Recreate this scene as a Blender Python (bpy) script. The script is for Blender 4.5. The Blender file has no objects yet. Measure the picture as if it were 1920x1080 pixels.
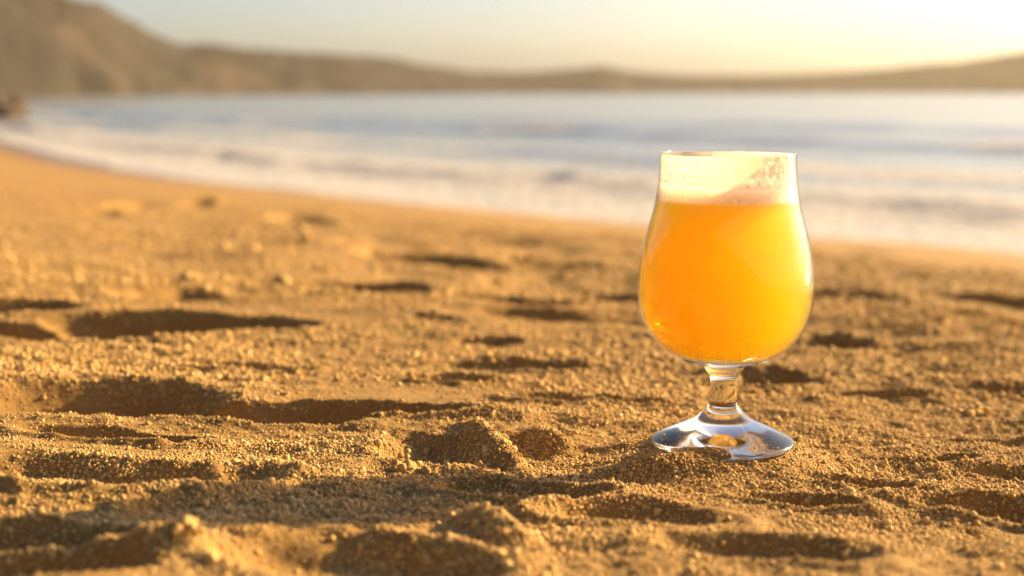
import bpy, bmesh, math, random
import numpy as np
from mathutils import Vector, Matrix, noise as mnoise

random.seed(7)
R = math.radians
scene = bpy.context.scene
col = scene.collection

# ------------------------------------------------------------------ camera
FPX = 2773.0                      # focal length in pixels of the 1920 px wide photograph
PITCH = math.atan(368.0 / FPX)
CZ = 0.1787
CAM = np.array([0.0, 0.0, CZ])
cam_d = bpy.data.cameras.new('camera')
cam = bpy.data.objects.new('camera', cam_d)
col.objects.link(cam)
cam.location = (0, 0, CZ)
cam.rotation_euler = (math.pi / 2 - PITCH, 0, 0)
cam_d.sensor_width = 36.0
cam_d.lens = 36.0 * FPX / 1920.0
cam_d.clip_start = 0.02
cam_d.clip_end = 20000
cam_d.dof.use_dof = True
cam_d.dof.focus_distance = 0.752
cam_d.dof.aperture_fstop = 6.3
scene.camera = cam

# ------------------------------------------------------------------ light
SUN_AZ = R(57.0)                  # right of the view axis (+Y towards +X)
SUN_EL = R(20.5)
world = bpy.data.worlds.new('World')
scene.world = world
world.use_nodes = True
wn = world.node_tree
wn.nodes.clear()
sky = wn.nodes.new('ShaderNodeTexSky')
sky.sky_type = 'NISHITA'
sky.sun_disc = False
sky.sun_elevation = SUN_EL
sky.sun_rotation = SUN_AZ
sky.altitude = 0
sky.air_density = 0.75
sky.dust_density = 2.0
sky.ozone_density = 1.0
bg = wn.nodes.new('ShaderNodeBackground')
bg.inputs['Strength'].default_value = 0.053
wo = wn.nodes.new('ShaderNodeOutputWorld')
wn.links.new(sky.outputs[0], bg.inputs['Color'])
wn.links.new(bg.outputs[0], wo.inputs['Surface'])

sun_dir = Vector((math.sin(SUN_AZ) * math.cos(SUN_EL), math.cos(SUN_AZ) * math.cos(SUN_EL), math.sin(SUN_EL)))
sl = bpy.data.lights.new('sun', 'SUN')
sl.energy = 5.0
sl.angle = R(0.6)
sl.color = (1.0, 0.67, 0.30)
so = bpy.data.objects.new('sun', sl)
col.objects.link(so)
so.rotation_euler = sun_dir.to_track_quat('Z', 'Y').to_euler()
so.location = (3, 5, 4)

scene.view_settings.view_transform = 'Standard'
scene.view_settings.look = 'None'
scene.view_settings.gamma = 1.0
scene.view_settings.use_curve_mapping = False
scene.view_settings.exposure = 1.7
scene.render.engine = 'CYCLES'
cy = scene.cycles
cy.max_bounces = 18
cy.transparent_max_bounces = 16
cy.transmission_bounces = 12
cy.volume_bounces = 14
cy.diffuse_bounces = 1
cy.caustics_refractive = True
cy.use_denoising = True

# ------------------------------------------------------------------ helpers
def smooth(a, b, x):
    t = np.clip((x - a) / (b - a), 0, 1)
    return t * t * (3 - 2 * t)

_rng = np.random.RandomState(11)
_TAB = _rng.rand(256, 256).astype(np.float64) * 2 - 1

def vnoise(x, y, seed=0):
    """smooth value noise in about [-1, 1]"""
    x = x + seed * 17.31
    y = y + seed * 9.77
    xi = np.floor(x); yi = np.floor(y)
    fx = x - xi; fy = y - yi
    fx = fx * fx * fx * (fx * (fx * 6 - 15) + 10)
    fy = fy * fy * fy * (fy * (fy * 6 - 15) + 10)
    a = xi.astype(np.int64) & 255; b = yi.astype(np.int64) & 255
    a1 = (a + 1) & 255; b1 = (b + 1) & 255
    top = _TAB[a, b] * (1 - fx) + _TAB[a1, b] * fx
    bot = _TAB[a, b1] * (1 - fx) + _TAB[a1, b1] * fx
    return top * (1 - fy) + bot * fy

def fbm(x, y, octaves=3, seed=0, gain=0.5):
    v = 0; amp = 1; tot = 0
    c, s = math.cos(0.6), math.sin(0.6)
    for o in range(octaves):
        v = v + amp * vnoise(x, y, seed + o * 3)
        tot += amp
        amp *= gain
        x, y = (x * c - y * s) * 2.03, (x * s + y * c) * 2.03
    return v / tot

def tag(o, label=None, cat=None, group=None, kind=None):
    if label: o['label'] = label
    if cat: o['category'] = cat
    if group: o['group'] = group
    if kind: o['kind'] = kind
    return o

def link(name, me, mats=(), parent=None):
    o = bpy.data.objects.new(name, me)
    col.objects.link(o)
    for m in mats: me.materials.append(m)
    if parent: o.parent = parent
    return o

def empty(name, loc):
    o = bpy.data.objects.new(name, None)
    o.empty_display_size = 0.05
    col.objects.link(o)
    o.location = loc
    return o

def grid_mesh(name, X, Y, Z, flip=False):
    """one quad sheet from 2-D arrays"""
    ny, nx = X.shape
    co = np.stack([X, Y, Z], -1).reshape(-1, 3).astype(np.float32)
    i = np.arange(ny * nx).reshape(ny, nx)
    q = np.stack([i[:-1, :-1], i[:-1, 1:], i[1:, 1:], i[1:, :-1]], -1).reshape(-1, 4)
    if flip: q = q[:, ::-1]
    me = bpy.data.meshes.new(name)
    me.vertices.add(len(co)); me.vertices.foreach_set('co', co.ravel())
    me.loops.add(q.size); me.loops.foreach_set('vertex_index', q.ravel().astype(np.int32))
    me.polygons.add(len(q))
    me.polygons.foreach_set('loop_start', (np.arange(len(q)) * 4).astype(np.int32))
    me.polygons.foreach_set('use_smooth', np.ones(len(q), bool))
    me.update(calc_edges=True)
    return me

def attr(me, name, vals):
    a = me.attributes.new(name, 'FLOAT', 'POINT')
    a.data.foreach_set('value', np.asarray(vals, np.float32).ravel())

def lathe(name, prof, seg=96, close=False):
    """profile of (r, z) turned about z; r == 0 ends become poles"""
    bm = bmesh.new()
    rings = []
    for r, z in prof:
        if r < 1e-6:
            rings.append([bm.verts.new((0, 0, z))])
        else:
            rings.append([bm.verts.new((r * math.cos(2 * math.pi * k / seg), r * math.sin(2 * math.pi * k / seg), z)) for k in range(seg)])
    pairs = list(zip(rings[:-1], rings[1:]))
    if close: pairs.append((rings[-1], rings[0]))
    for a, b in pairs:
        for k in range(seg):
            k2 = (k + 1) % seg
            if len(a) == 1 and len(b) == 1: continue
            if len(a) == 1: bm.faces.new((a[0], b[k], b[k2]))
            elif len(b) == 1: bm.faces.new((a[k2], a[k], b[0]))
            else: bm.faces.new((a[k2], a[k], b[k], b[k2]))
    for f in bm.faces: f.smooth = True
    me = bpy.data.meshes.new(name)
    bm.to_mesh(me); bm.free()
    return me

def spline(pts, n):
    """Catmull-Rom through 2-D points"""
    P = [Vector(p) for p in pts]
    P = [P[0] * 2 - P[1]] + P + [P[-1] * 2 - P[-2]]
    out = []
    for i in range(1, len(P) - 2):
        for k in range(n):
            t = k / n
            a, b, c, d = P[i - 1], P[i], P[i + 1], P[i + 2]
            out.append(0.5 * ((2 * b) + (c - a) * t + (2 * a - 5 * b + 4 * c - d) * t * t + (3 * b - a - 3 * c + d) * t ** 3))
    out.append(P[-2])
    return [(max(v[0], 0), v[1]) for v in out]

class NT:
    def __init__(s, name):
        s.m = bpy.data.materials.new(name); s.m.use_nodes = True
        s.t = s.m.node_tree; s.t.nodes.clear()
        s.out = s.t.nodes.new('ShaderNodeOutputMaterial')
    def n(s, typ, ins=None, **kw):
        nd = s.t.nodes.new(typ)
        for k, v in kw.items(): setattr(nd, k, v)
        for k, v in (ins or {}).items():
            if hasattr(v, 'is_linked') or isinstance(v, bpy.types.NodeSocket): s.t.links.new(v, nd.inputs[k])
            else: nd.inputs[k].default_value = v
        return nd
    def ramp(s, fac, stops):
        nd = s.t.nodes.new('ShaderNodeValToRGB')
        e = nd.color_ramp.elements
        while len(e) < len(stops): e.new(0.5)
        for el, (p, c) in zip(e, stops):
            el.position = p; el.color = c if len(c) == 4 else (*c, 1)
        s.t.links.new(fac, nd.inputs[0])
        return nd.outputs[0]
    def mixc(s, fac, a, b, mode='MIX'):
        nd = s.t.nodes.new('ShaderNodeMix'); nd.data_type = 'RGBA'; nd.blend_type = mode
        for idx, v in ((0, fac), (6, a), (7, b)):
            if isinstance(v, bpy.types.NodeSocket): s.t.links.new(v, nd.inputs[idx])
            else: nd.inputs[idx].default_value = v if idx == 0 or len(v) == 4 else (*v, 1)
        return nd.outputs[2]
    def math(s, op, a, b=0.0):
        nd = s.t.nodes.new('ShaderNodeMath'); nd.operation = op
        for idx, v in ((0, a), (1, b)):
            if isinstance(v, bpy.types.NodeSocket): s.t.links.new(v, nd.inputs[idx])
            else: nd.inputs[idx].default_value = v
        return nd.outputs[0]
    def surf(s, sh): s.t.links.new(sh, s.out.inputs['Surface']); return s.m

# ------------------------------------------------------------------ materials
def sand_material(name, instanced=False):
    T = NT(name)
    geo = T.n('ShaderNodeNewGeometry')
    pos = geo.outputs['Position']
    n1 = T.n('ShaderNodeTexNoise', {'Vector': pos, 'Scale': 3.0, 'Detail': 4.0})
    n2 = T.n('ShaderNodeTexNoise', {'Vector': pos, 'Scale': 60.0, 'Detail': 4.0})
    v1 = T.n('ShaderNodeTexVoronoi', {'Vector': pos, 'Scale': 1100.0})
    c = T.ramp(n1.outputs[0], [(0.3, (0.413, 0.255, 0.074)), (0.7, (0.498, 0.312, 0.096))])
    c = T.mixc(0.55, c, T.ramp(n2.outputs[0], [(0.3, (0.360, 0.215, 0.061)), (0.7, (0.535, 0.343, 0.106))]))
    sep = T.n('ShaderNodeSeparateColor', {'Color': v1.outputs['Color']})
    grain = T.ramp(sep.outputs[0], [(0.0, (0.118, 0.079, 0.039)), (0.12, (0.277, 0.162, 0.048)), (0.5, (0.479, 0.299, 0.089)),
                                    (0.86, (0.462, 0.239, 0.064)), (0.95, (0.609, 0.494, 0.255))])
    c = T.mixc(0.5, c, grain)
    if instanced:
        oi = T.n('ShaderNodeObjectInfo')
        c = T.mixc(0.75, c, T.ramp(oi.outputs['Random'], [(0.0, (0.20, 0.13, 0.06)), (0.12, (0.50, 0.33, 0.13)), (0.5, (0.68, 0.46, 0.18)), (0.9, (0.80, 0.58, 0.26)), (1.0, (0.70, 0.36, 0.10))]))
    rough = 0.92
    if not instanced:
        c = T.mixc(1.0, c, (0.63, 0.61, 0.58), 'MULTIPLY')
        wet = T.n('ShaderNodeAttribute', attribute_name='wet').outputs['Fac']
        c = T.mixc(wet, c, (0.158, 0.092, 0.035))
        rough = T.math('SUBTRACT', 0.92, T.math('MULTIPLY', wet, 0.68))
    nb = T.n('ShaderNodeTexNoise', {'Vector': pos, 'Scale': 700.0, 'Detail': 3.0, 'Roughness': 0.7})
    b1 = T.n('ShaderNodeBump', {'Height': nb.outputs[0], 'Strength': 0.35, 'Distance': 0.0006})
    b2 = T.n('ShaderNodeBump', {'Height': v1.outputs['Distance'], 'Strength': 0.5, 'Distance': -0.0004, 'Normal': b1.outputs[0]})
    p = T.n('ShaderNodeBsdfPrincipled', {'Base Color': c, 'Roughness': rough, 'Normal': b2.outputs[0], 'Specular IOR Level': 0.3})
    return T.surf(p.outputs[0])

M_SAND = sand_material('sand')
M_CRUMB = sand_material('sand_crumb', True)

def sea_material():
    T = NT('sea_water')
    geo = T.n('ShaderNodeNewGeometry'); pos = geo.outputs['Position']
    foam = T.n('ShaderNodeAttribute', attribute_name='foam').outputs['Fac']
    mp = T.n('ShaderNodeMapping', {'Vector': pos, 'Rotation': (0, 0, R(-41)), 'Scale': (1.0, 0.45, 1.0)})
    a = T.n('ShaderNodeTexNoise', {'Vector': mp.outputs[0], 'Scale': 0.9, 'Detail': 6.0, 'Roughness': 0.6})
    b = T.n('ShaderNodeTexNoise', {'Vector': mp.outputs[0], 'Scale': 6.0, 'Detail': 4.0})
    h = T.math('ADD', T.math('MULTIPLY', a.outputs[0], 0.5), T.math('MULTIPLY', b.outputs[0], 0.08))
    bump = T.n('ShaderNodeBump', {'Height': h, 'Strength': 0.6, 'Distance': 0.22})
    water = T.n('ShaderNodeBsdfPrincipled', {'Base Color': (0.20, 0.195, 0.14, 1), 'Roughness': 0.18, 'IOR': 1.33, 'Normal': bump.outputs[0]})
    fn = T.n('ShaderNodeTexNoise', {'Vector': pos, 'Scale': 3.5, 'Detail': 6.0, 'Roughness': 0.65})
    fv = T.n('ShaderNodeTexVoronoi', {'Vector': pos, 'Scale': 5.0})
    fb = T.n('ShaderNodeBump', {'Height': T.math('ADD', fn.outputs[0], T.math('MULTIPLY', fv.outputs['Distance'], 0.4)), 'Strength': 0.8, 'Distance': 0.12})
    foam_d = T.n('ShaderNodeBsdfPrincipled', {'Base Color': (0.62, 0.62, 0.62, 1), 'Roughness': 0.8, 'Normal': fb.outputs[0]})
    foam_t = T.n('ShaderNodeBsdfTranslucent', {'Color': (0.62, 0.60, 0.58, 1), 'Normal': fb.outputs[0]})
    foam_sh = T.n('ShaderNodeMixShader', {0: 0.2, 1: foam_d.outputs[0], 2: foam_t.outputs[0]})
    # lacy holes in the foam
    lace = T.math('ADD', foam, T.math('MULTIPLY', T.math('SUBTRACT', fn.outputs[0], 0.5), 1.4))
    mask = T.ramp(lace, [(0.38, (0, 0, 0)), (0.62, (1, 1, 1))])
    mix = T.n('ShaderNodeMixShader', {0: mask, 1: water.outputs[0], 2: foam_sh.outputs[0]})
    return T.surf(mix.outputs[0])

def hill_material():
    T = NT('scrub_hill')
    geo = T.n('ShaderNodeNewGeometry'); pos = geo.outputs['Position']
    a = T.n('ShaderNodeTexNoise', {'Vector': pos, 'Scale': 0.02, 'Detail': 6.0, 'Roughness': 0.65})
    c = T.ramp(a.outputs[0], [(0.38, (0.008, 0.007, 0.005)), (0.50, (0.020, 0.016, 0.010)), (0.62, (0.050, 0.037, 0.024))])
    b = T.n('ShaderNodeTexNoise', {'Vector': pos, 'Scale': 0.15, 'Detail': 5.0})
    bump = T.n('ShaderNodeBump', {'Height': b.outputs[0], 'Strength': 0.9, 'Distance': 4.0})
    p = T.n('ShaderNodeBsdfPrincipled', {'Base Color': c, 'Roughness': 0.95, 'Normal': bump.outputs[0]})
    return T.surf(p.outputs[0])

def added_bluff_material():
    T = NT('added_scrub_bluff')
    geo = T.n('ShaderNodeNewGeometry'); pos = geo.outputs['Position']
    a = T.n('ShaderNodeTexNoise', {'Vector': pos, 'Scale': 0.5, 'Detail': 6.0, 'Roughness': 0.65})
    c = T.ramp(a.outputs[0], [(0.38, (0.030, 0.036, 0.016)), (0.55, (0.055, 0.052, 0.025)), (0.70, (0.14, 0.10, 0.055))])
    bump = T.n('ShaderNodeBump', {'Height': a.outputs[0], 'Strength': 1.0, 'Distance': 0.6})
    p = T.n('ShaderNodeBsdfPrincipled', {'Base Color': c, 'Roughness': 0.95, 'Normal': bump.outputs[0]})
    return T.surf(p.outputs[0])

def rock_material():
    T = NT('shore_rock')
    geo = T.n('ShaderNodeNewGeometry'); pos = geo.outputs['Position']
    a = T.n('ShaderNodeTexNoise', {'Vector': pos, 'Scale': 1.2, 'Detail': 6.0})
    c = T.ramp(a.outputs[0], [(0.35, (0.035, 0.024, 0.016)), (0.65, (0.085, 0.06, 0.04))])
    bump = T.n('ShaderNodeBump', {'Height': a.outputs[0], 'Strength': 0.9, 'Distance': 0.3})
    p = T.n('ShaderNodeBsdfPrincipled', {'Base Color': c, 'Roughness': 0.9, 'Normal': bump.outputs[0]})
    return T.surf(p.outputs[0])

def thin_glass_material(name='thin_clear_glass', ior=1.5):
    T = NT(name)
    bf = T.n('ShaderNodeNewGeometry').outputs['Backfacing']      # same reflectance from either side of the thin wall
    fr = T.n('ShaderNodeFresnel', {'IOR': T.math('SUBTRACT', ior, T.math('MULTIPLY', bf, ior - 1 / ior))})
    tr = T.n('ShaderNodeBsdfTransparent', {'Color': (0.97, 0.975, 0.97, 1)})
    gl = T.n('ShaderNodeBsdfGlossy', {'Roughness': 0.07})
    mix = T.n('ShaderNodeMixShader', {0: fr.outputs[0], 1: tr.outputs[0], 2: gl.outputs[0]})
    return T.surf(mix.outputs[0])

def solid_glass_material(name='solid_clear_glass', rough=0.03):
    T = NT(name)
    p = T.n('ShaderNodeBsdfPrincipled', {'Base Color': (0.98, 0.985, 0.985, 1), 'Roughness': rough, 'IOR': 1.5, 'Transmission Weight': 1.0})
    return T.surf(p.outputs[0])

def beer_material():
    # hazy beer: a cloudy body that scatters light and soaks up blue and some green
    T = NT('hazy_beer')
    sc = T.n('ShaderNodeVolumeScatter', {'Color': (1, 1, 1, 1), 'Density': 42.0, 'Anisotropy': 0.80})
    ab = T.n('ShaderNodeVolumeAbsorption', {'Color': (0.966, 0.874, 0.0, 1), 'Density': 130.0})
    add = T.n('ShaderNodeAddShader', {0: sc.outputs[0], 1: ab.outputs[0]})
    T.t.links.new(add.outputs[0], T.out.inputs['Volume'])
    fr = T.n('ShaderNodeBsdfTransparent')
    return T.surf(fr.outputs[0])

def foam_material():
    # fine froth: dense, almost white scattering body
    T = NT('beer_foam')
    geo = T.n('ShaderNodeNewGeometry')
    sc = T.n('ShaderNodeVolumeScatter', {'Color': (1, 1, 1, 1), 'Density': 130.0, 'Anisotropy': 0.5})
    ab = T.n('ShaderNodeVolumeAbsorption', {'Color': (0.93, 0.80, 0.62, 1), 'Density': 75.0})
    add = T.n('ShaderNodeAddShader', {0: sc.outputs[0], 1: ab.outputs[0]})
    T.t.links.new(add.outputs[0], T.out.inputs['Volume'])
    n = T.n('ShaderNodeTexNoise', {'Vector': geo.outputs['Position'], 'Scale': 500.0, 'Detail': 3.0})
    mask = T.ramp(n.outputs[0], [(0.5, (0, 0, 0)), (0.75, (0.14, 0.14, 0.14))])
    d = T.n('ShaderNodeBsdfDiffuse', {'Color': (0.88, 0.80, 0.66, 1)})
    tr = T.n('ShaderNodeBsdfTransparent')
    return T.surf(T.n('ShaderNodeMixShader', {0: mask, 1: tr.outputs[0], 2: d.outputs[0]}).outputs[0])

def lacing_material():
    T = NT('foam_lacing')
    geo = T.n('ShaderNodeNewGeometry')
    cov = T.n('ShaderNodeAttribute', attribute_name='cover').outputs['Fac']
    n = T.n('ShaderNodeTexNoise', {'Vector': geo.outputs['Position'], 'Scale': 340.0, 'Detail': 5.0, 'Roughness': 0.6})
    v = T.n('ShaderNodeTexVoronoi', {'Vector': geo.outputs['Position'], 'Scale': 620.0})
    a = T.math('ADD', cov, T.math('MULTIPLY', T.math('SUBTRACT', n.outputs[0], 0.5), 1.5))
    a = T.math('ADD', a, T.math('MULTIPLY', T.math('SUBTRACT', v.outputs['Distance'], 0.4), 0.25))
    mask = T.ramp(a, [(0.25, (0.10, 0.10, 0.10)), (0.72, (0.86, 0.86, 0.86))])
    d = T.n('ShaderNodeBsdfDiffuse', {'Color': (0.93, 0.86, 0.72, 1)})
    t = T.n('ShaderNodeBsdfTranslucent', {'Color': (0.96, 0.86, 0.66, 1)})
    dm = T.n('ShaderNodeMixShader', {0: 0.6, 1: d.outputs[0], 2: t.outputs[0]})
    tr = T.n('ShaderNodeBsdfTransparent')
    mix = T.n('ShaderNodeMixShader', {0: mask, 1: tr.outputs[0], 2: dm.outputs[0]})
    return T.surf(mix.outputs[0])

# ------------------------------------------------------------------ beach shape
CT, ST = math.cos(PITCH), math.sin(PITCH)
def ray(px, py):
    u = (px - 960) / FPX; v = -(py - 540) / FPX
    return np.array([u, CT + v * ST, -ST + v * CT])

AZN = R(44.0)                                  # seaward direction, right of the view axis
NX, NY = math.sin(AZN), math.cos(AZN)
UX, UY = -math.cos(AZN), math.sin(AZN)         # along the shore, away to the left
SEA = -1.80
GX, GY = 0.1082, 0.7426                        # where the glass stands
S0 = GX * NX + GY * NY

def shore_bend(t):
    k, t0, mx = 0.0056, 8.0, 0.41
    te = t0 + mx / (2 * k)
    q = np.where(t > t0, k * np.minimum(t - t0, te - t0) ** 2, 0)
    return q + np.maximum(t - te, 0) * mx

def slope_base(x, y):
    s = x * NX + y * NY
    t = x * UX + y * UY
    s = s - shore_bend(t) - S0
    # gentle near the glass, the beach face falls at about 11 % beyond
    k = 0.8
    soft = k * np.logaddexp(0, (s - 1.1) / k)
    z = -0.045 * s - 0.068 * soft
    return np.where(s < -6, 0.27 + (0.02 * (-6 - s)), z) if np.ndim(s) else z

def at(px, py):
    d = ray(px, py)
    lo, hi = 0.2, 40.0
    for _ in range(60):
        m = (lo + hi) / 2
        p = CAM + d * m
        if p[2] > float(slope_base(np.float64(p[0]), np.float64(p[1]))): lo = m
        else: hi = m
    p = CAM + d * lo
    return float(p[0]), float(p[1])

# hollows and heaps in the sand:  (centre px, py, half width m, half depth m, rotation deg, height m, rim m, wobble)
FEATURES = [
    # footprint on the left and its long drag tail
    (178, 742, .086, .060, 4, -.042, .003, .08), (450, 770, .080, .026, -6, -.020, .002, .15), (660, 772, .080, .018, -4, -.014, .004, .2),
    (210, 808, .050, .016, -8, -.012, .003, .25),
    # crumbled hollow below it
    (250, 905, .060, .030, 10, -.012, .004, .35), (60, 880, .05, .03, 0, -.008, .002, .3),
    # foreground
    (650, 1075, .062, .036, -15, -.012, .003, .3), (925, 1015, .016, .055, 28, .010, 0, .2), (270, 1060, .030, .016, 8, .007, 0, .3), (90, 1020, .060, .020, 4, -.010, .002, .2),
    (30, 1085, .05, .03, 4, -.016, .002, .2),
    # ridges left of the glass
    (800, 848, .028, .045, 20, -.008, .002, .3), (915, 842, .013, .075, 18, .013, 0, .15), (985, 845, .014, .030, 20, -.005, .001, .2), (1035, 835, .012, .04, 25, .007, 0, .2),
    (1070, 852, .022, .016, 20, -.004, .001, .3), (1250, 868, .035, .020, 0, -.004, .001, .3),
    (990, 932, .040, .018, -12, -.008, .003, .3), (1190, 975, .040, .022, -14, -.009, .003, .3), (1420, 1050, .05, .02, -8, -.006, .002, .3),
    (850, 718, .035, .016, 0, -.008, .003, .4),
    # right of the glass
    (1545, 660, .042, .055, 0, -.026, .003, .25), (1445, 722, .036, .034, 0, -.020, .004, .3), (1790, 700, .05, .02, -5, -.007, .002, .4),
    (1640, 745, .05, .014, -4, -.007, .002, .4), (1740, 870, .028, .010, 0, -.006, .002, .3), (1890, 890, .03, .009, 0, -.005, .002, .3),
    (1850, 960, .04, .016, -14, -.010, .003, .3), (1500, 950, .035, .012, -14, -.008, .002, .35), (1600, 920, .03, .010, -10, -.006, .002, .3),
    (1850, 830, .04, .010, -5, -.005, .001, .3),
    # row of footprints behind
    (60, 610, .14, .060, 3, -.050, .002, .14), (330, 604, .13, .045, -3, -.040, .002, .16), (350, 556, .075, .065, 6, -.034, .002, .2),
    (40, 574, .06, .035, 0, -.022, .002, .2), (612, 562, .040, .022, 0, -.020, .002, .2), (670, 535, .095, .060, -16, -.046, .002, .16),
    (900, 568, .10, .030, -3, -.034, .002, .18), (1070, 543, .10, .060, 5, -.046, .002, .18), (1020, 600, .080, .034, 4, -.030, .002, .18),
    (520, 640, .02, .012, 0, -.007, .001, .3), (270, 636, .025, .010, 0, -.007, .001, .3), (820, 612, .025, .014, 0, -.010, .001, .3), (920, 645, .03, .014, 0, -.010, .001, .3),
    (1180, 570, .07, .04, 0, -.033, .002, .2), (810, 492, .12, .07, 2, -.050, .002, .18), (735, 441, .095, .10, 0, -.058, .002, .2), (1035, 497, .07, .07, 0, -.044, .002, .2),
    (565, 419, .08, .12, 0, -.055, .002, .2), (180, 412, .06, .10, 0, -.055, .002, .25), (255, 400, .05, .12, 0, -.070, .002, .25), (325, 392, .04, .12, 0, -.055, .002, .25),
    (370, 400, .035, .08, 0, -.045, .002, .3), (400, 398, .06, .14, 0, .020, 0, .3), (900, 416, .12, .12, 0, -.060, .002, .22), (550, 472, .09, .06, 0, -.030, .002, .2),
    (120, 372, .08, .2, 0, -.05, .002, .25),
    (1600, 462, .16, .14, 0, -0.063, 0.002, .22), (1860, 494, .20, .13, 0, -0.063, 0.002, .22), (1590, 552, .11, .06, 0, -0.039, 0.002, .25),
    (1820, 552, .18, .07, 0, -0.057, 0.002, .22), (1800, 592, .12, .03, 0, -0.018, 0.002, .3), (1680, 520, .08, .05, 0, -0.018, 0.002, .3),
    (990, 412, .12, .12, 0, 0.013, 0.000, .35), (1080, 412, .09, .12, 0, 0.018, 0.000, .35), (1180, 425, .12, .12, 0, -0.054, 0.002, .25), (110, 372, .12, .3, 0, -0.045, 0.002, .3),
    (470, 690, .05, .02, 0, -.006, .002, .3), (1120, 760, .06, .012, -4, -.006, .002, .3), (960, 690, .06, .016, 0, -.007, .002, .3),
    (1250, 640, .07, .02, 0, -.010, .002, .3), (1700, 640, .08, .02, 0, -.010, .002, .3), (1880, 740, .06, .02, 0, -.009, .002, .3),
]
FW = [(at(f[0], f[1]), f) for f in FEATURES]

def rough_mask(x, y):
    """how crumbly the surface is, 0 smooth .. 1"""
    d = np.hypot(x, y)
    m = 0.62 + 0.75 * fbm(x * 5.5, y * 5.5, 3, 40)
    m = m + 0.25 * smooth(0.0, 0.3, x) - 0.25 * smooth(1.15, 1.8, d) * smooth(0.2, -0.5, x)
    for (fx, fy), f in FW:                      # trodden floors of the deep prints are pressed smooth
        if f[5] > -.019: continue
        m = m * (1 - 0.6 * smooth(1.05, 0.75, np.hypot((x - fx) / f[2], (y - fy) / f[3])))
    return np.clip(m, 0.06, 1)

def height(x, y, fine=True):
    z = slope_base(x, y)
    d = np.hypot(x, y)
    near = smooth(6.0, 1.5, d)
    calm = 1 - np.exp(-(((x - GX) / 0.055) ** 2 + ((y - GY) / 0.055) ** 2) ** 2)
    z = z + 0.05 * fbm(x * 0.35, y * 0.35, 3, 1) * smooth(0.8, 5, d)
    z = z + 0.010 * fbm(x * 2.6, y * 2.6, 3, 5) * calm
    # long low swells of trodden sand behind the glass
    far = smooth(0.95, 1.5, d) * smooth(5.0, 3.0, d) * smooth(-0.85, -0.1, x / np.maximum(d, 0.5) * 2.2)
    z = z + far * (0.030 * (0.30 - np.abs(fbm(x * 1.5 + 0.4 * y, y * 3.4 - 0.5 * x, 3, 97))) + 0.010 * fbm(x * 5, y * 9, 2, 99))
    # wind and foot ruffles, long across the view, stronger on the right
    z = z + near * calm * (0.0062 * (0.45 - np.abs(fbm(x * 5 + 0.6 * y, y * 20 - 2 * x, 3, 9))) * (0.75 + 0.5 * smooth(-0.1, 0.3, x)) + 0.0028 * fbm(x * 15, y * 15, 3, 13))
    # trodden strip behind the glass: irregular overlapping dents
    tread = smooth(1.15, 1.5, d) * smooth(4.0, 2.4, d) * smooth(-0.75, -0.1, x)
    pit = -0.010 * tread * smooth(0.16, 0.42, fbm(x * 4.2 + 3, y * 5.5, 3, 93)); rims = np.zeros_like(z)
    for (fx, fy), (px, py, a, b, rot, h, rim, wob) in FW:
        ext = 2.0 * max(a, b)
        m = (np.abs(x - fx) < ext) & (np.abs(y - fy) < ext)
        if not np.any(m): continue
        xx = x[m] - fx; yy = y[m] - fy
        c, s_ = math.cos(R(rot)), math.sin(R(rot))
        p = (xx * c + yy * s_) / a; q = (-xx * s_ + yy * c) / b
        r = np.sqrt(p * p + q * q) * (1 + wob * fbm(x[m] * 1.3 / a + px, y[m] * 1.3 / a + py, 3, 21))
        if h < 0: pit[m] = np.minimum(pit[m], h * smooth(1.04, 0.50, r))
        else: rims[m] += h * smooth(1.0, 0.0, r)
        if rim: rims[m] = np.maximum(rims[m], rim * np.exp(-((r - 1.12) / 0.20) ** 2) * (1 + 0.5 * fbm(x[m] * 60, y[m] * 60, 2, 30)))
    z = z + calm * (pit + rims * smooth(-0.012, 0.0, pit))
    z = z * calm + 0.0006 * (1 - calm)
    # sand heaped against the left front of the foot
    z = z + 0.0050 * np.exp(-(((x - (GX - 0.030)) / 0.026) ** 2 + ((y - (GY - 0.036)) / 0.012) ** 2))
    z = z + 0.002 * np.exp(-(((x - (GX - 0.045)) / 0.012) ** 2 + ((y - (GY - 0.004)) / 0.03) ** 2))
    if fine:
        rm = rough_mask(x, y) * (0.35 + 0.65 * calm)
        lum = smooth(6, 2.0, d)
        z = z + lum * rm * (0.0027 * fbm(x * 46, y * 52, 2, 15) + 0.0019 * (.3 - np.abs(fbm(x * 105, y * 105, 2, 17))) + 0.0006 * fbm(x * 240, y * 240, 2, 19))
    return z

def graded(core0, core1, step, lo, hi, g0, g1):
    c = list(np.arange(core0, core1, step))
    s, v, right = step, core1, []
    while v < hi:
        right.append(v); s *= g1; v += s
    right.append(hi)
    s, v, left = step, core0, []
    while True:
        s *= g0; v -= s
        if v < lo: break
        left.append(v)
    left.append(lo)
    return np.array(left[::-1] + c + right)

xs = graded(-0.42, 0.46, 0.0017, -140, 90, 1.028, 1.028)
ys = np.concatenate([graded(0.36, 1.05, 0.0017, -40, 2.6, 1.06, 1.011)[:-1], []])
st = ys[-1] - ys[-2]; ext = []
v = ys[-1]
while v < 170:
    st *= 1.028; v += st; ext.append(v)
ys = np.concatenate([ys, ext])
X, Y = np.meshgrid(xs, ys)
Z = height(X, Y)
Z = np.maximum(Z, SEA - 3.0)
me = grid_mesh('sand', X, Y, Z)
wetm = smooth(SEA + 0.42, SEA + 0.12, Z + 0.05 * fbm(X * 0.3, Y * 0.3, 2, 60))
attr(me, 'wet', wetm)
sand = tag(link('sand_beach', me, [M_SAND]), 'golden rumpled sand beach sloping down to the sea', kind='structure')

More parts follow.
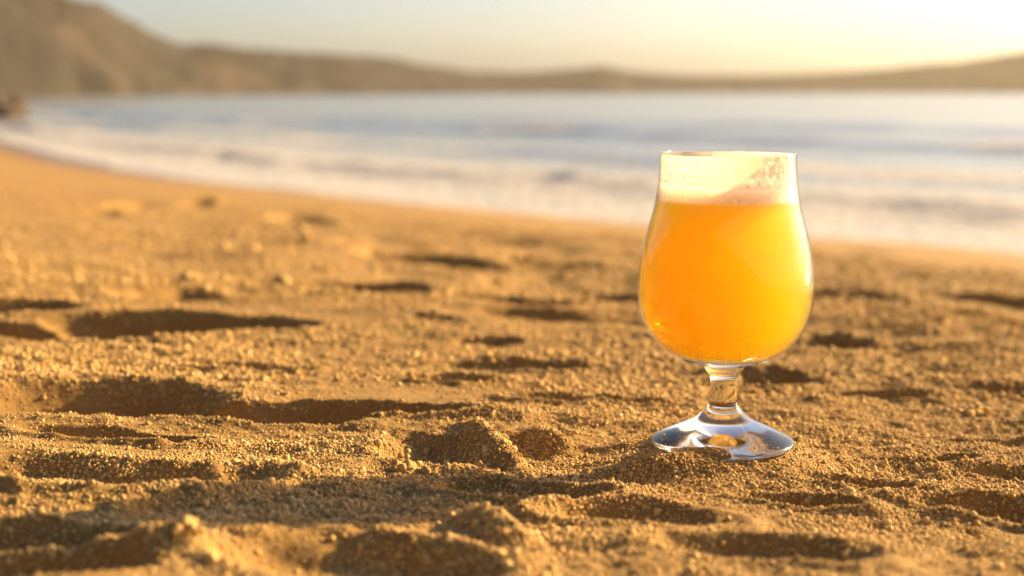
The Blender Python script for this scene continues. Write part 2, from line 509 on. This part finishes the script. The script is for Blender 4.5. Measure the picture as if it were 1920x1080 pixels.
# ------------------------------------------------------------------ sea
M_SEA = sea_material()
sv = list(np.arange(13.0, 42.0, 0.14)); st = 0.14; v = 42.0
while v < 3000:
    sv.append(v); st *= 1.033; v += st
tv = graded(-30, 130, 0.5, -1500, 1500, 1.05, 1.05)
Sg, Tg = np.meshgrid(np.array(sv), tv)
def swell(S, T, s0, h, front, back, seed, var=0.5, wander=1.2):
    c = s0 + wander * fbm(T / 16.0, T * 0 + seed, 2, seed) + 0.25 * vnoise(T / 2.5, T * 0, seed + 1)
    a = h * np.clip(1 - var + var * 1.6 * (0.5 + 0.5 * fbm(T / 9.0, T * 0 + 3, 2, seed + 2)), 0.15, 1.6)
    u = S - c
    return np.where(u < 0, np.exp(-(u / front) ** 2), np.exp(-(u / back) ** 2)) * a, u, a
bend = shore_bend(Tg)
Sr = Sg - bend * smooth(80, 20, Sg)           # waves follow the shore close in
w1, u1, a1 = swell(Sr, Tg, 21.6, 0.25, 1.15, 1.8, 3)
w2, u2, a2 = swell(Sr, Tg, 31.0, 0.24, 1.6, 3.0, 8)
w3, u3, a3 = swell(Sr, Tg, 46.0, 0.40, 2.2, 4.0, 14, wander=2.5)
w4, u4, a4 = swell(Sr, Tg, 66.0, 0.35, 3.0, 5.0, 24, wander=3)
chop = 0.05 * fbm(Sg * 0.8, Tg * 0.35, 4, 33) * smooth(17, 24, Sr) * smooth(400, 100, Sg)
wash = 0.035 * fbm(Sg * 1.1, Tg * 0.5, 3, 36) * smooth(22, 17, Sr)
surf = smooth(-3.2, -0.8, u1) * smooth(0.6, -0.1, u1)
turb = surf * (0.11 * fbm(Sg * 1.7, Tg * 1.1, 3, 61) + 0.05)
Zs = SEA + turb + w1 + w2 + w3 + w4 + chop + wash + 0.05 * smooth(21, 18, Sr)
foam = surf * 1.0
foam = np.maximum(foam, smooth(0.5, 0.0, u1) * smooth(-4.5, -1.5, u1) * (0.75 + 0.3 * fbm(Tg / 2.0, Sg / 1.0, 3, 56)))
foam = np.maximum(foam, smooth(0.9, 0.1, u1) * 0.75 * smooth(-1.6, -.6, u1))
foam = np.maximum(foam, smooth(20.5, 17.5, Sr) * (0.72 + 0.25 * fbm(Tg / 3.0, Sg / 1.2, 3, 55)))
brk2 = smooth(0.05, 0.45, fbm(Tg / 11.0, Tg * 0 + 5, 2, 51) + 0.15 + 0.012 * (Tg - 20))
foam = np.maximum(foam, np.exp(-((u2 + 0.5) / 1.1) ** 2) * brk2)
foam = np.maximum(foam, 0.9 * np.exp(-((u3 + 0.6) / 1.2) ** 2) * smooth(0.25, 0.6, fbm(Tg / 8.0, Tg * 0 + 9, 2, 52) + 0.2 + 0.01 * (Tg - 30)))
foam = np.maximum(foam, 0.40 * smooth(36, 22, Sr) + 0.18 * smooth(90, 35, Sr) + 0.1 * fbm(Tg / 6.0, Sg / 3.0, 2, 57))
Xs = Sg * NX + Tg * UX; Ys = Sg * NY + Tg * UY
me = grid_mesh('sea', Xs, Ys, Zs, flip=True)
attr(me, 'foam', foam)
sea = tag(link('sea_water', me, [M_SEA]), 'pale sea with low breaking waves and foam', kind='structure')

# ------------------------------------------------------------------ hills round the bay
SKY = [(-900, -260), (-500, -160), (-200, -70), (0, -28), (110, -4), (200, 12), (250, 44), (300, 70), (345, 86), (450, 92), (560, 100), (640, 105), (700, 108), (750, 113),
       (800, 125), (880, 136), (950, 139), (1000, 138), (1060, 132), (1130, 128), (1180, 137), (1280, 143), (1400, 143), (1500, 140), (1600, 135),
       (1680, 128), (1740, 121), (1800, 118), (1860, 108), (1920, 98), (2100, 84), (2400, 92), (2900, 110), (3600, 120)]
sk_u = np.array([(p[0] - 960) / FPX for p in SKY]); sk_h = np.array([(172 - p[1]) / FPX for p in SKY])
us = np.linspace(sk_u[0], sk_u[-1], 520)
Rd = 480 + 1500 * smooth(-0.55, 0.45, us)     # shore distance along the view axis
ridge = np.interp(us, sk_u, sk_h)
ks = np.linspace(0, 1, 40)
Uh, Kh = np.meshgrid(us, ks)
Rb = np.tile(Rd, (40, 1)); Hh = np.tile(ridge, (40, 1))
depth = Rb * (1 + 0.42 * Kh)
depth = depth + 14 * fbm(Uh * 40, Kh * 3, 3, 70)
ridged = Rb * 1.26
prof = np.where(Kh < 0.62, np.sin(np.clip(Kh / 0.62, 0, 1) * math.pi / 2) ** 0.85, 1 - 0.9 * smooth(0.62, 1.0, Kh))
Hz = CZ + Hh * ridged
n_h = fbm(Uh * depth / 60.0, depth / 60.0, 4, 75)
n_t = fbm(Uh * depth / 7.0, depth / 7.0, 2, 78)
Zh = SEA - 1.0 + (Hz - SEA + 1.0) * prof * (1 + 0.10 * n_h * (1 - smooth(0.4, 0.62, Kh) * smooth(0.85, 0.62, Kh) * 0.7)) + n_t * 1.6 * smooth(0.02, 0.2, Kh)
me = grid_mesh('hills', Uh * depth, depth, Zh)
hills = tag(link('hills', me, [hill_material()]), 'hazy scrub covered hills around the bay', kind='structure')

# unseen scrub bank added behind the camera, blocks sky reflections and fill light
Sb, Tb_ = np.meshgrid(np.linspace(-46, -9, 60), np.linspace(-260, 200, 260))
Sb = Sb + 2.0 * fbm(Tb_ / 14, Sb * 0, 2, 81)
Zb = -0.6 + 13.5 * smooth(-11, -24, Sb) * (1 + 0.06 * fbm(Tb_ / 12, Sb / 12, 3, 83)) + 0.5 * fbm(Tb_ / 1.6, Sb / 1.6, 2, 85) * smooth(-10, -14, Sb)
me = grid_mesh('added_bluff', Sb * NX + Tb_ * UX, Sb * NY + Tb_ * UY, Zb, flip=True)
tag(link('added_bluff', me, [added_bluff_material()]), 'unseen scrub covered bank added behind the camera to block sky light', kind='structure')

# ------------------------------------------------------------------ rock at the far end of the beach
def blob_mesh(name, rad, seed, sub=4, amp=0.35, freq=1.3, squash=(1, 1, 1)):
    bm = bmesh.new()
    bmesh.ops.create_icosphere(bm, subdivisions=sub, radius=1.0)
    for v_ in bm.verts:
        p = v_.co * freq + Vector((seed * 3.1, seed * 1.7, seed))
        k = 1 + amp * mnoise.fractal(p, 1.0, 2.1, 4) + 0.3 * amp * mnoise.noise(p * 4)
        v_.co = Vector((v_.co.x * k * squash[0], v_.co.y * k * squash[1], v_.co.z * k * squash[2])) * rad
    for f in bm.faces: f.smooth = True
    me = bpy.data.meshes.new(name); bm.to_mesh(me); bm.free()
    return me
M_ROCK = rock_material()
rk = link('shore_rock', blob_mesh('shore_rock', 1.0, 5, 4, 0.45, 1.1, (1.6, 1.5, 1.25)), [M_ROCK])
rk.location = (-34.6, 100, -1.2)
tag(rk, 'dark brown rock at the far end of the beach, left edge', 'rock')

# ------------------------------------------------------------------ beer glass
def to_rz(py, half):
    """photo row and half width of the glass outline -> radius, height"""
    z = 0.07
    for _ in range(30):
        dep = GY * CT - (z - CZ) * ST
        z = CZ + (-(py - 540) / FPX * dep - GY * ST) / CT
    dep = GY * CT - (z - CZ) * ST
    return half * dep / FPX, z

bowl_out = [to_rz(*p) for p in [(287, 127.5), (312, 127.8), (337, 129.4), (362, 132.5), (375, 135), (396, 139), (417, 144.5), (437, 150), (458, 155), (479, 159), (500, 162),
            (521, 164), (542, 164.6), (562, 163), (583, 159.2), (604, 152), (625, 140.5), (646, 122), (660, 103), (670, 82)]]
def offset(prof, d):
    out = []
    for i, p in enumerate(prof):
        a = Vector(prof[max(i - 1, 0)]); b = Vector(prof[min(i + 1, len(prof) - 1)])
        t = (b - a).normalized(); nrm = Vector((t.y, -t.x))       # profile runs downwards: inward normal
        if nrm.x > 0: nrm = -nrm
        nrm = Vector((-abs(t.y), abs(t.x) if p[1] < 0.075 else t.x * (-1 if t.y > 0 else 1) * 0))
        out.append((p[0] + nrm.x * d, p[1] + nrm.y * d))
    return out
bo = spline(bowl_out, 4)
zb = bo[-1][1]
bo_full = bo + [(bo[-1][0] * k, zb - 0.0016 * (1 - k)) for k in (0.8, 0.55, 0.3)] + [(0, zb - 0.0016)]
bi = offset(bo, 0.0006)
zi = bi[-1][1]
bi_full = bi + [(bi[-1][0] * k, zi - 0.0012 * (1 - k)) for k in (0.8, 0.55, 0.3)] + [(0, zi - 0.0012)]
rim_r = (bo[0][0] + bi[0][0]) / 2; rim_z = bo[0][1]
rim = [(rim_r - 0.0002, rim_z + 0.0003), (rim_r, rim_z + 0.0004), (rim_r + 0.0002, rim_z + 0.0003)]

glass = empty('beer_glass', (GX, GY, 0))
tag(glass, 'clear stemmed tulip beer glass standing in the sand', 'glass')
M_THIN = thin_glass_material(); M_SOLID = solid_glass_material()
bowl = link('bowl', lathe('bowl_inner', bi_full[::-1][:-1] + [bi[0]], 128), [M_THIN], glass)
bmj = bmesh.new(); bmj.from_mesh(bowl.data); bmj.from_mesh(lathe('bowl_outer', bo_full, 128)); bmj.to_mesh(bowl.data); bmj.free()
rim_part = link('rim', lathe('rim', [bi[0]] + rim + [bo[0]], 128), [M_THIN], bowl)
# where beer wets the inner wall the glass hardly reflects
bowl.data.materials.append(thin_glass_material('wetted_glass', 1.13))
ztop = to_rz(377, 1)[1]
for pl in bowl.data.polygons:
    c_ = pl.center
    if c_.z < ztop and pl.normal.x * c_.x + pl.normal.y * c_.y + pl.normal.z * (c_.z - 0.09) < 0: pl.material_index = 1
# stem: from just under the bowl to the foot; its top cap hugs the bowl
r0, z0 = bo[-1]
capz = zb - 0.0024
stem_side = spline([(r0 * 0.98, zb - 0.0006), to_rz(684, 43), to_rz(693, 34.8), to_rz(702, 27.8), to_rz(716, 25.8), to_rz(735, 25.4), to_rz(750, 25.7), to_rz(758, 27.4)], 5)
stem_prof = [(0, capz)] + [(r0 * k, capz + (zb - 0.0006 - capz) * k ** 3) for k in (0.3, 0.55, 0.8)] + stem_side
stem = link('stem', lathe('stem', stem_prof, 96), [M_SOLID], glass)
foot_side = spline([to_rz(758, 27.4), to_rz(765, 32), to_rz(774, 40), to_rz(786, 54), to_rz(799, 82), to_rz(811, 109), to_rz(820, 128), to_rz(825, 132.8), to_rz(829, 132)], 5)
rb, zbm = foot_side[-1]
foot_prof = foot_side + [(rb * 0.985, zbm - 0.0004), (rb * 0.95, zbm - 0.0003), (rb * 0.85, zbm + 0.0002), (rb * 0.6, zbm + 0.0012), (rb * 0.35, zbm + 0.0022), (rb * 0.15, zbm + 0.0027), (0, zbm + 0.0028)]
foot = link('foot', lathe('foot', foot_prof, 128), [solid_glass_material('dusty_foot_glass', 0.10)], glass)

# ------------------------------------------------------------------ the beer
beer = empty('beer', (GX, GY, 0))
tag(beer, 'hazy orange beer with a thin foam head filling the glass', 'beer')
ztop = to_rz(377, 1)[1]
inner = offset(bo, 0.0008)
zi2 = inner[-1][1]
wall = [p for p in inner if p[1] < ztop - 0.0005]
rt = np.interp(ztop, [p[1] for p in inner[::-1]], [p[0] for p in inner[::-1]])
bprof = [(0, ztop), (rt * 0.5, ztop), (rt * 0.95, ztop), (rt, ztop)] + wall + [(inner[-1][0] * k, zi2 - 0.0009 * (1 - k)) for k in (0.7, 0.35)] + [(0, zi2 - 0.0009)]
liquid = link('liquid', lathe('liquid', bprof, 128), [beer_material()], beer)
# foam head
zf = to_rz(344, 1)[1]
def inner_r(z): return float(np.interp(z, [p[1] for p in inner[::-1]], [p[0] for p in inner[::-1]]))
fprof = [(0, zf - 0.0012), (inner_r(zf) * 0.4, zf - 0.0012), (inner_r(zf) * 0.75, zf - 0.0008), (inner_r(zf) * 0.93, zf - 0.0002), (inner_r(zf) * 0.985, zf + 0.0004)]
for k in range(7):
    z = zf + (ztop + 0.0003 - zf) * k / 6
    fprof.append((inner_r(z), z))
fprof += [(inner_r(ztop) * 0.6, ztop + 0.0003), (0, ztop + 0.0003)]
me = lathe('foam_head', fprof, 160)
for v_ in me.vertices:
    if v_.co.z > zf - 0.003:
        v_.co.z += 0.0009 * mnoise.noise(v_.co * 220) + 0.0006 * mnoise.noise(v_.co * 600)
M_FOAM = foam_material()
foam_head = link('foam_head', me, [M_FOAM], beer)
# foam left clinging to the inside of the glass above the head
zr = to_rz(289, 1)[1]
nz, na = 60, 260
A = np.linspace(0, 2 * math.pi, na + 1); Zl = np.linspace(zf - 0.001, zr, nz)
AA, ZZ = np.meshgrid(A, Zl)
RR = np.interp(ZZ.ravel(), [p[1] for p in inner[::-1]], [p[0] for p in inner[::-1]]).reshape(ZZ.shape) - 0.0001
me = grid_mesh('foam_lacing', RR * np.cos(AA), RR * np.sin(AA), ZZ)
f = (ZZ - zf) / (zr - zf)
cov = 0.46 + 0.20 * smooth(0.1, 0.55, f) + 0.06 * np.sin(AA * 3 + 1)
attr(me, 'cover', cov)
lacing = link('foam_lacing', me, [lacing_material()], beer)
# bubbles clinging low on the wall
rng = np.random.RandomState(5)
bm = bmesh.new()
for k in range(800):
    a = rng.uniform(0, 2 * math.pi)
    z = zi2 + 0.0015 + abs(rng.normal(0, 0.0055))
    r = inner_r(z) + 0.00005 if z > zi2 else 0
    rad = rng.uniform(0.00014, 0.00034)
    bmesh.ops.create_icosphere(bm, subdivisions=1, radius=rad, matrix=Matrix.Translation((r * math.cos(a), r * math.sin(a), z)))
for f_ in bm.faces: f_.smooth = True
me = bpy.data.meshes.new('bubbles'); bm.to_mesh(me); bm.free()
Tb = NT('beer_bubble')
M_BUB = Tb.surf(Tb.n('ShaderNodeMixShader', {0: 0.4, 1: Tb.n('ShaderNodeBsdfTransparent').outputs[0], 2: Tb.n('ShaderNodeBsdfTranslucent', {'Color': (0.95, 0.5, 0.05, 1)}).outputs[0]}).outputs[0])
tag(link('bubbles', me, [M_BUB], beer), kind='stuff')

# ------------------------------------------------------------------ clods of sand one can pick out
def clod(px, py, size, seed, label):
    x, y = at(px, py)
    z = float(height(np.array([x]), np.array([y]), True)[0])
    rs = np.random.RandomState(seed)
    bm = bmesh.new()
    for k in range(34):
        q = rs.normal(0, 0.45, 3) * size; q[2] = abs(q[2]) * 0.8
        rr = size * rs.uniform(0.16, 0.42) * (0.75 if k else 1.6)
        if k == 0: q = np.array([0, 0, size * 0.3])
        geom = bmesh.ops.create_icosphere(bm, subdivisions=3 if k == 0 else 2, radius=rr, matrix=Matrix.Translation(q.tolist()))
        for v_ in geom['verts']:
            c = Vector(q.tolist()); dlt = v_.co - c
            v_.co = c + dlt * (1 + 0.55 * mnoise.noise(v_.co * (1.6 / rr) + Vector((seed, k, 0))) + 0.3 * mnoise.noise(v_.co * (5 / rr)))
    for f_ in bm.faces: f_.smooth = True
    me = bpy.data.meshes.new('sand_clod'); bm.to_mesh(me); bm.free()
    o = link('sand_clod', me, [M_CRUMB]); o.location = (x, y, z - size * 0.15)
    tag(o, label, 'sand clod', 'clods of damp sand lying on the beach')
clod(1822, 775, 0.0082, 1, 'round sand clod to the right of the glass')
clod(765, 886, 0.0080, 2, 'crumbly sand clod in front of the curved ridge, left of the glass')
clod(350, 1062, 0.0060, 3, 'big blurred sand clod near the bottom left corner')
clod(190, 1088, 0.0058, 4, 'blurred sand clod at the bottom edge, lower left')

# ------------------------------------------------------------------ loose crumbs of sand
rng = np.random.RandomState(23)
P = []
def scatter(n, d0, d1, rmed, sig, rmax, power, lift=0.25):
    d = d0 + (d1 - d0) * rng.rand(n) ** power
    ang = rng.uniform(-0.62, 0.62, n)
    x = d * np.tan(ang); y = d
    rm = rough_mask(x, y) * (1 + 0.9 * fbm(x * 22, y * 22, 2, 90))
    keep = rng.rand(n) < np.clip(rm * 1.15 - 0.05, 0.04, 1)
    # none inside the foot of the glass
    keep &= np.hypot(x - GX, y - GY) > 0.0360
    x, y = x[keep], y[keep]
    r = np.minimum(rmed * np.exp(sig * rng.randn(len(x))), rmax) * (0.8 + 0.5 * np.clip(rm[keep], 0, 1))
    z = height(x, y, True) + r * lift
    P.append(np.stack([x, y, z, r], 1))
scatter(340000, 0.36, 1.05, 0.00037, 0.30, 0.0012, 0.75, 0.10)
scatter(9000, 0.36, 1.05, 0.00075, 0.34, 0.0019, 0.75, 0.25)
scatter(125000, 0.95, 1.8, 0.00075, 0.36, 0.0030, 0.85, 0.35)
scatter(50000, 1.5, 4.0, 0.0016, 0.40, 0.006, 0.9, 0.35)
P = np.concatenate(P)
# grains lying on the foot of the glass
fr_, fz_ = np.array(foot_side).T
a = rng.uniform(math.pi * 0.75, math.pi * 1.75, 60); q = rng.uniform(0.031, 0.0362, 60)
r_ = rng.uniform(0.0002, 0.0006, 60)
P = np.concatenate([P, np.stack([GX + q * np.cos(a), GY + q * np.sin(a), np.interp(q, fr_[:-8], fz_[:-8]) + r_ * 0.6, r_], 1)])
me = bpy.data.meshes.new('sand_crumbs')
me.vertices.add(len(P)); me.vertices.foreach_set('co', P[:, :3].astype(np.float32).ravel())
attr(me, 'size', P[:, 3])
crumbs = link('sand_crumbs', me)
tag(crumbs, 'loose golden crumbs of damp sand scattered over the beach', kind='stuff')
ng = bpy.data.node_groups.new('scatter_crumbs', 'GeometryNodeTree')
ng.interface.new_socket('Geometry', in_out='INPUT', socket_type='NodeSocketGeometry')
ng.interface.new_socket('Geometry', in_out='OUTPUT', socket_type='NodeSocketGeometry')
N = ng.nodes.new; L = ng.links.new
gi = N('NodeGroupInput'); go = N('NodeGroupOutput')
join = N('GeometryNodeJoinGeometry')
for k in range(5):
    ico = N('GeometryNodeMeshIcoSphere'); ico.inputs['Radius'].default_value = 1.0; ico.inputs['Subdivisions'].default_value = 2
    sp = N('GeometryNodeSetPosition')
    pn = N('GeometryNodeInputPosition')
    nz_ = N('ShaderNodeTexNoise'); nz_.noise_dimensions = '4D'
    nz_.inputs['W'].default_value = k * 5.3; nz_.inputs['Scale'].default_value = 1.1; nz_.inputs['Detail'].default_value = 3.0
    sub = N('ShaderNodeVectorMath'); sub.operation = 'SUBTRACT'; sub.inputs[1].default_value = (0.5, 0.5, 0.5)
    sc_ = N('ShaderNodeVectorMath'); sc_.operation = 'SCALE'; sc_.inputs['Scale'].default_value = 1.7
    L(pn.outputs[0], nz_.inputs['Vector']); L(nz_.outputs['Color'], sub.inputs[0]); L(sub.outputs[0], sc_.inputs[0])
    L(ico.outputs['Mesh'], sp.inputs['Geometry']); L(sc_.outputs[0], sp.inputs['Offset'])
    sm = N('GeometryNodeSetShadeSmooth'); L(sp.outputs[0], sm.inputs[0])
    mt = N('GeometryNodeSetMaterial'); mt.inputs['Material'].default_value = M_CRUMB; L(sm.outputs[0], mt.inputs[0])
    g2i = N('GeometryNodeGeometryToInstance'); L(mt.outputs[0], g2i.inputs[0]); L(g2i.outputs[0], join.inputs[0])
iop = N('GeometryNodeInstanceOnPoints')
iop.inputs['Pick Instance'].default_value = True
rv = N('FunctionNodeRandomValue'); rv.data_type = 'FLOAT_VECTOR'
rv.inputs[0].default_value = (0, 0, 0); rv.inputs[1].default_value = (6.28, 6.28, 6.28)
ri = N('FunctionNodeRandomValue'); ri.data_type = 'INT'; ri.inputs['Seed'].default_value = 4
for s_ in ri.inputs:
    if s_.type == 'INT' and s_.name == 'Min': s_.default_value = 0
    if s_.type == 'INT' and s_.name == 'Max': s_.default_value = 4
na_ = N('GeometryNodeInputNamedAttribute'); na_.data_type = 'FLOAT'; na_.inputs['Name'].default_value = 'size'
L(gi.outputs[0], iop.inputs['Points']); L(join.outputs[0], iop.inputs['Instance'])
ri_out = [o for o in ri.outputs if o.type == 'INT'][0]
L(ri_out, iop.inputs['Instance Index']); L(rv.outputs[0], iop.inputs['Rotation']); L(na_.outputs[0], iop.inputs['Scale'])
L(iop.outputs[0], go.inputs[0])
md = crumbs.modifiers.new('crumbs', 'NODES'); md.node_group = ng

# ------------------------------------------------------------------ haze over the bay
bm = bmesh.new()
bmesh.ops.create_cube(bm, size=1.0)
me = bpy.data.meshes.new('haze'); bm.to_mesh(me); bm.free()
Th = NT('haze')
vol = Th.n('ShaderNodeVolumePrincipled', {'Color': (0.95, 0.86, 0.68, 1), 'Density': 0.000035, 'Anisotropy': 0.55})
Th.t.links.new(vol.outputs[0], Th.out.inputs['Volume'])
hz = link('haze', me, [Th.m])
hz.scale = (7200, 5100, 150); hz.location = (0, 1050, SEA - 5 + 75)
tag(hz, 'thin golden haze over the bay', kind='stuff')

# light focused through the solid foot and stem onto the sand
sl.cycles.is_caustics_light = True
for o in (stem, foot): o.cycles.is_caustics_caster = True
sand.cycles.is_caustics_receiver = True
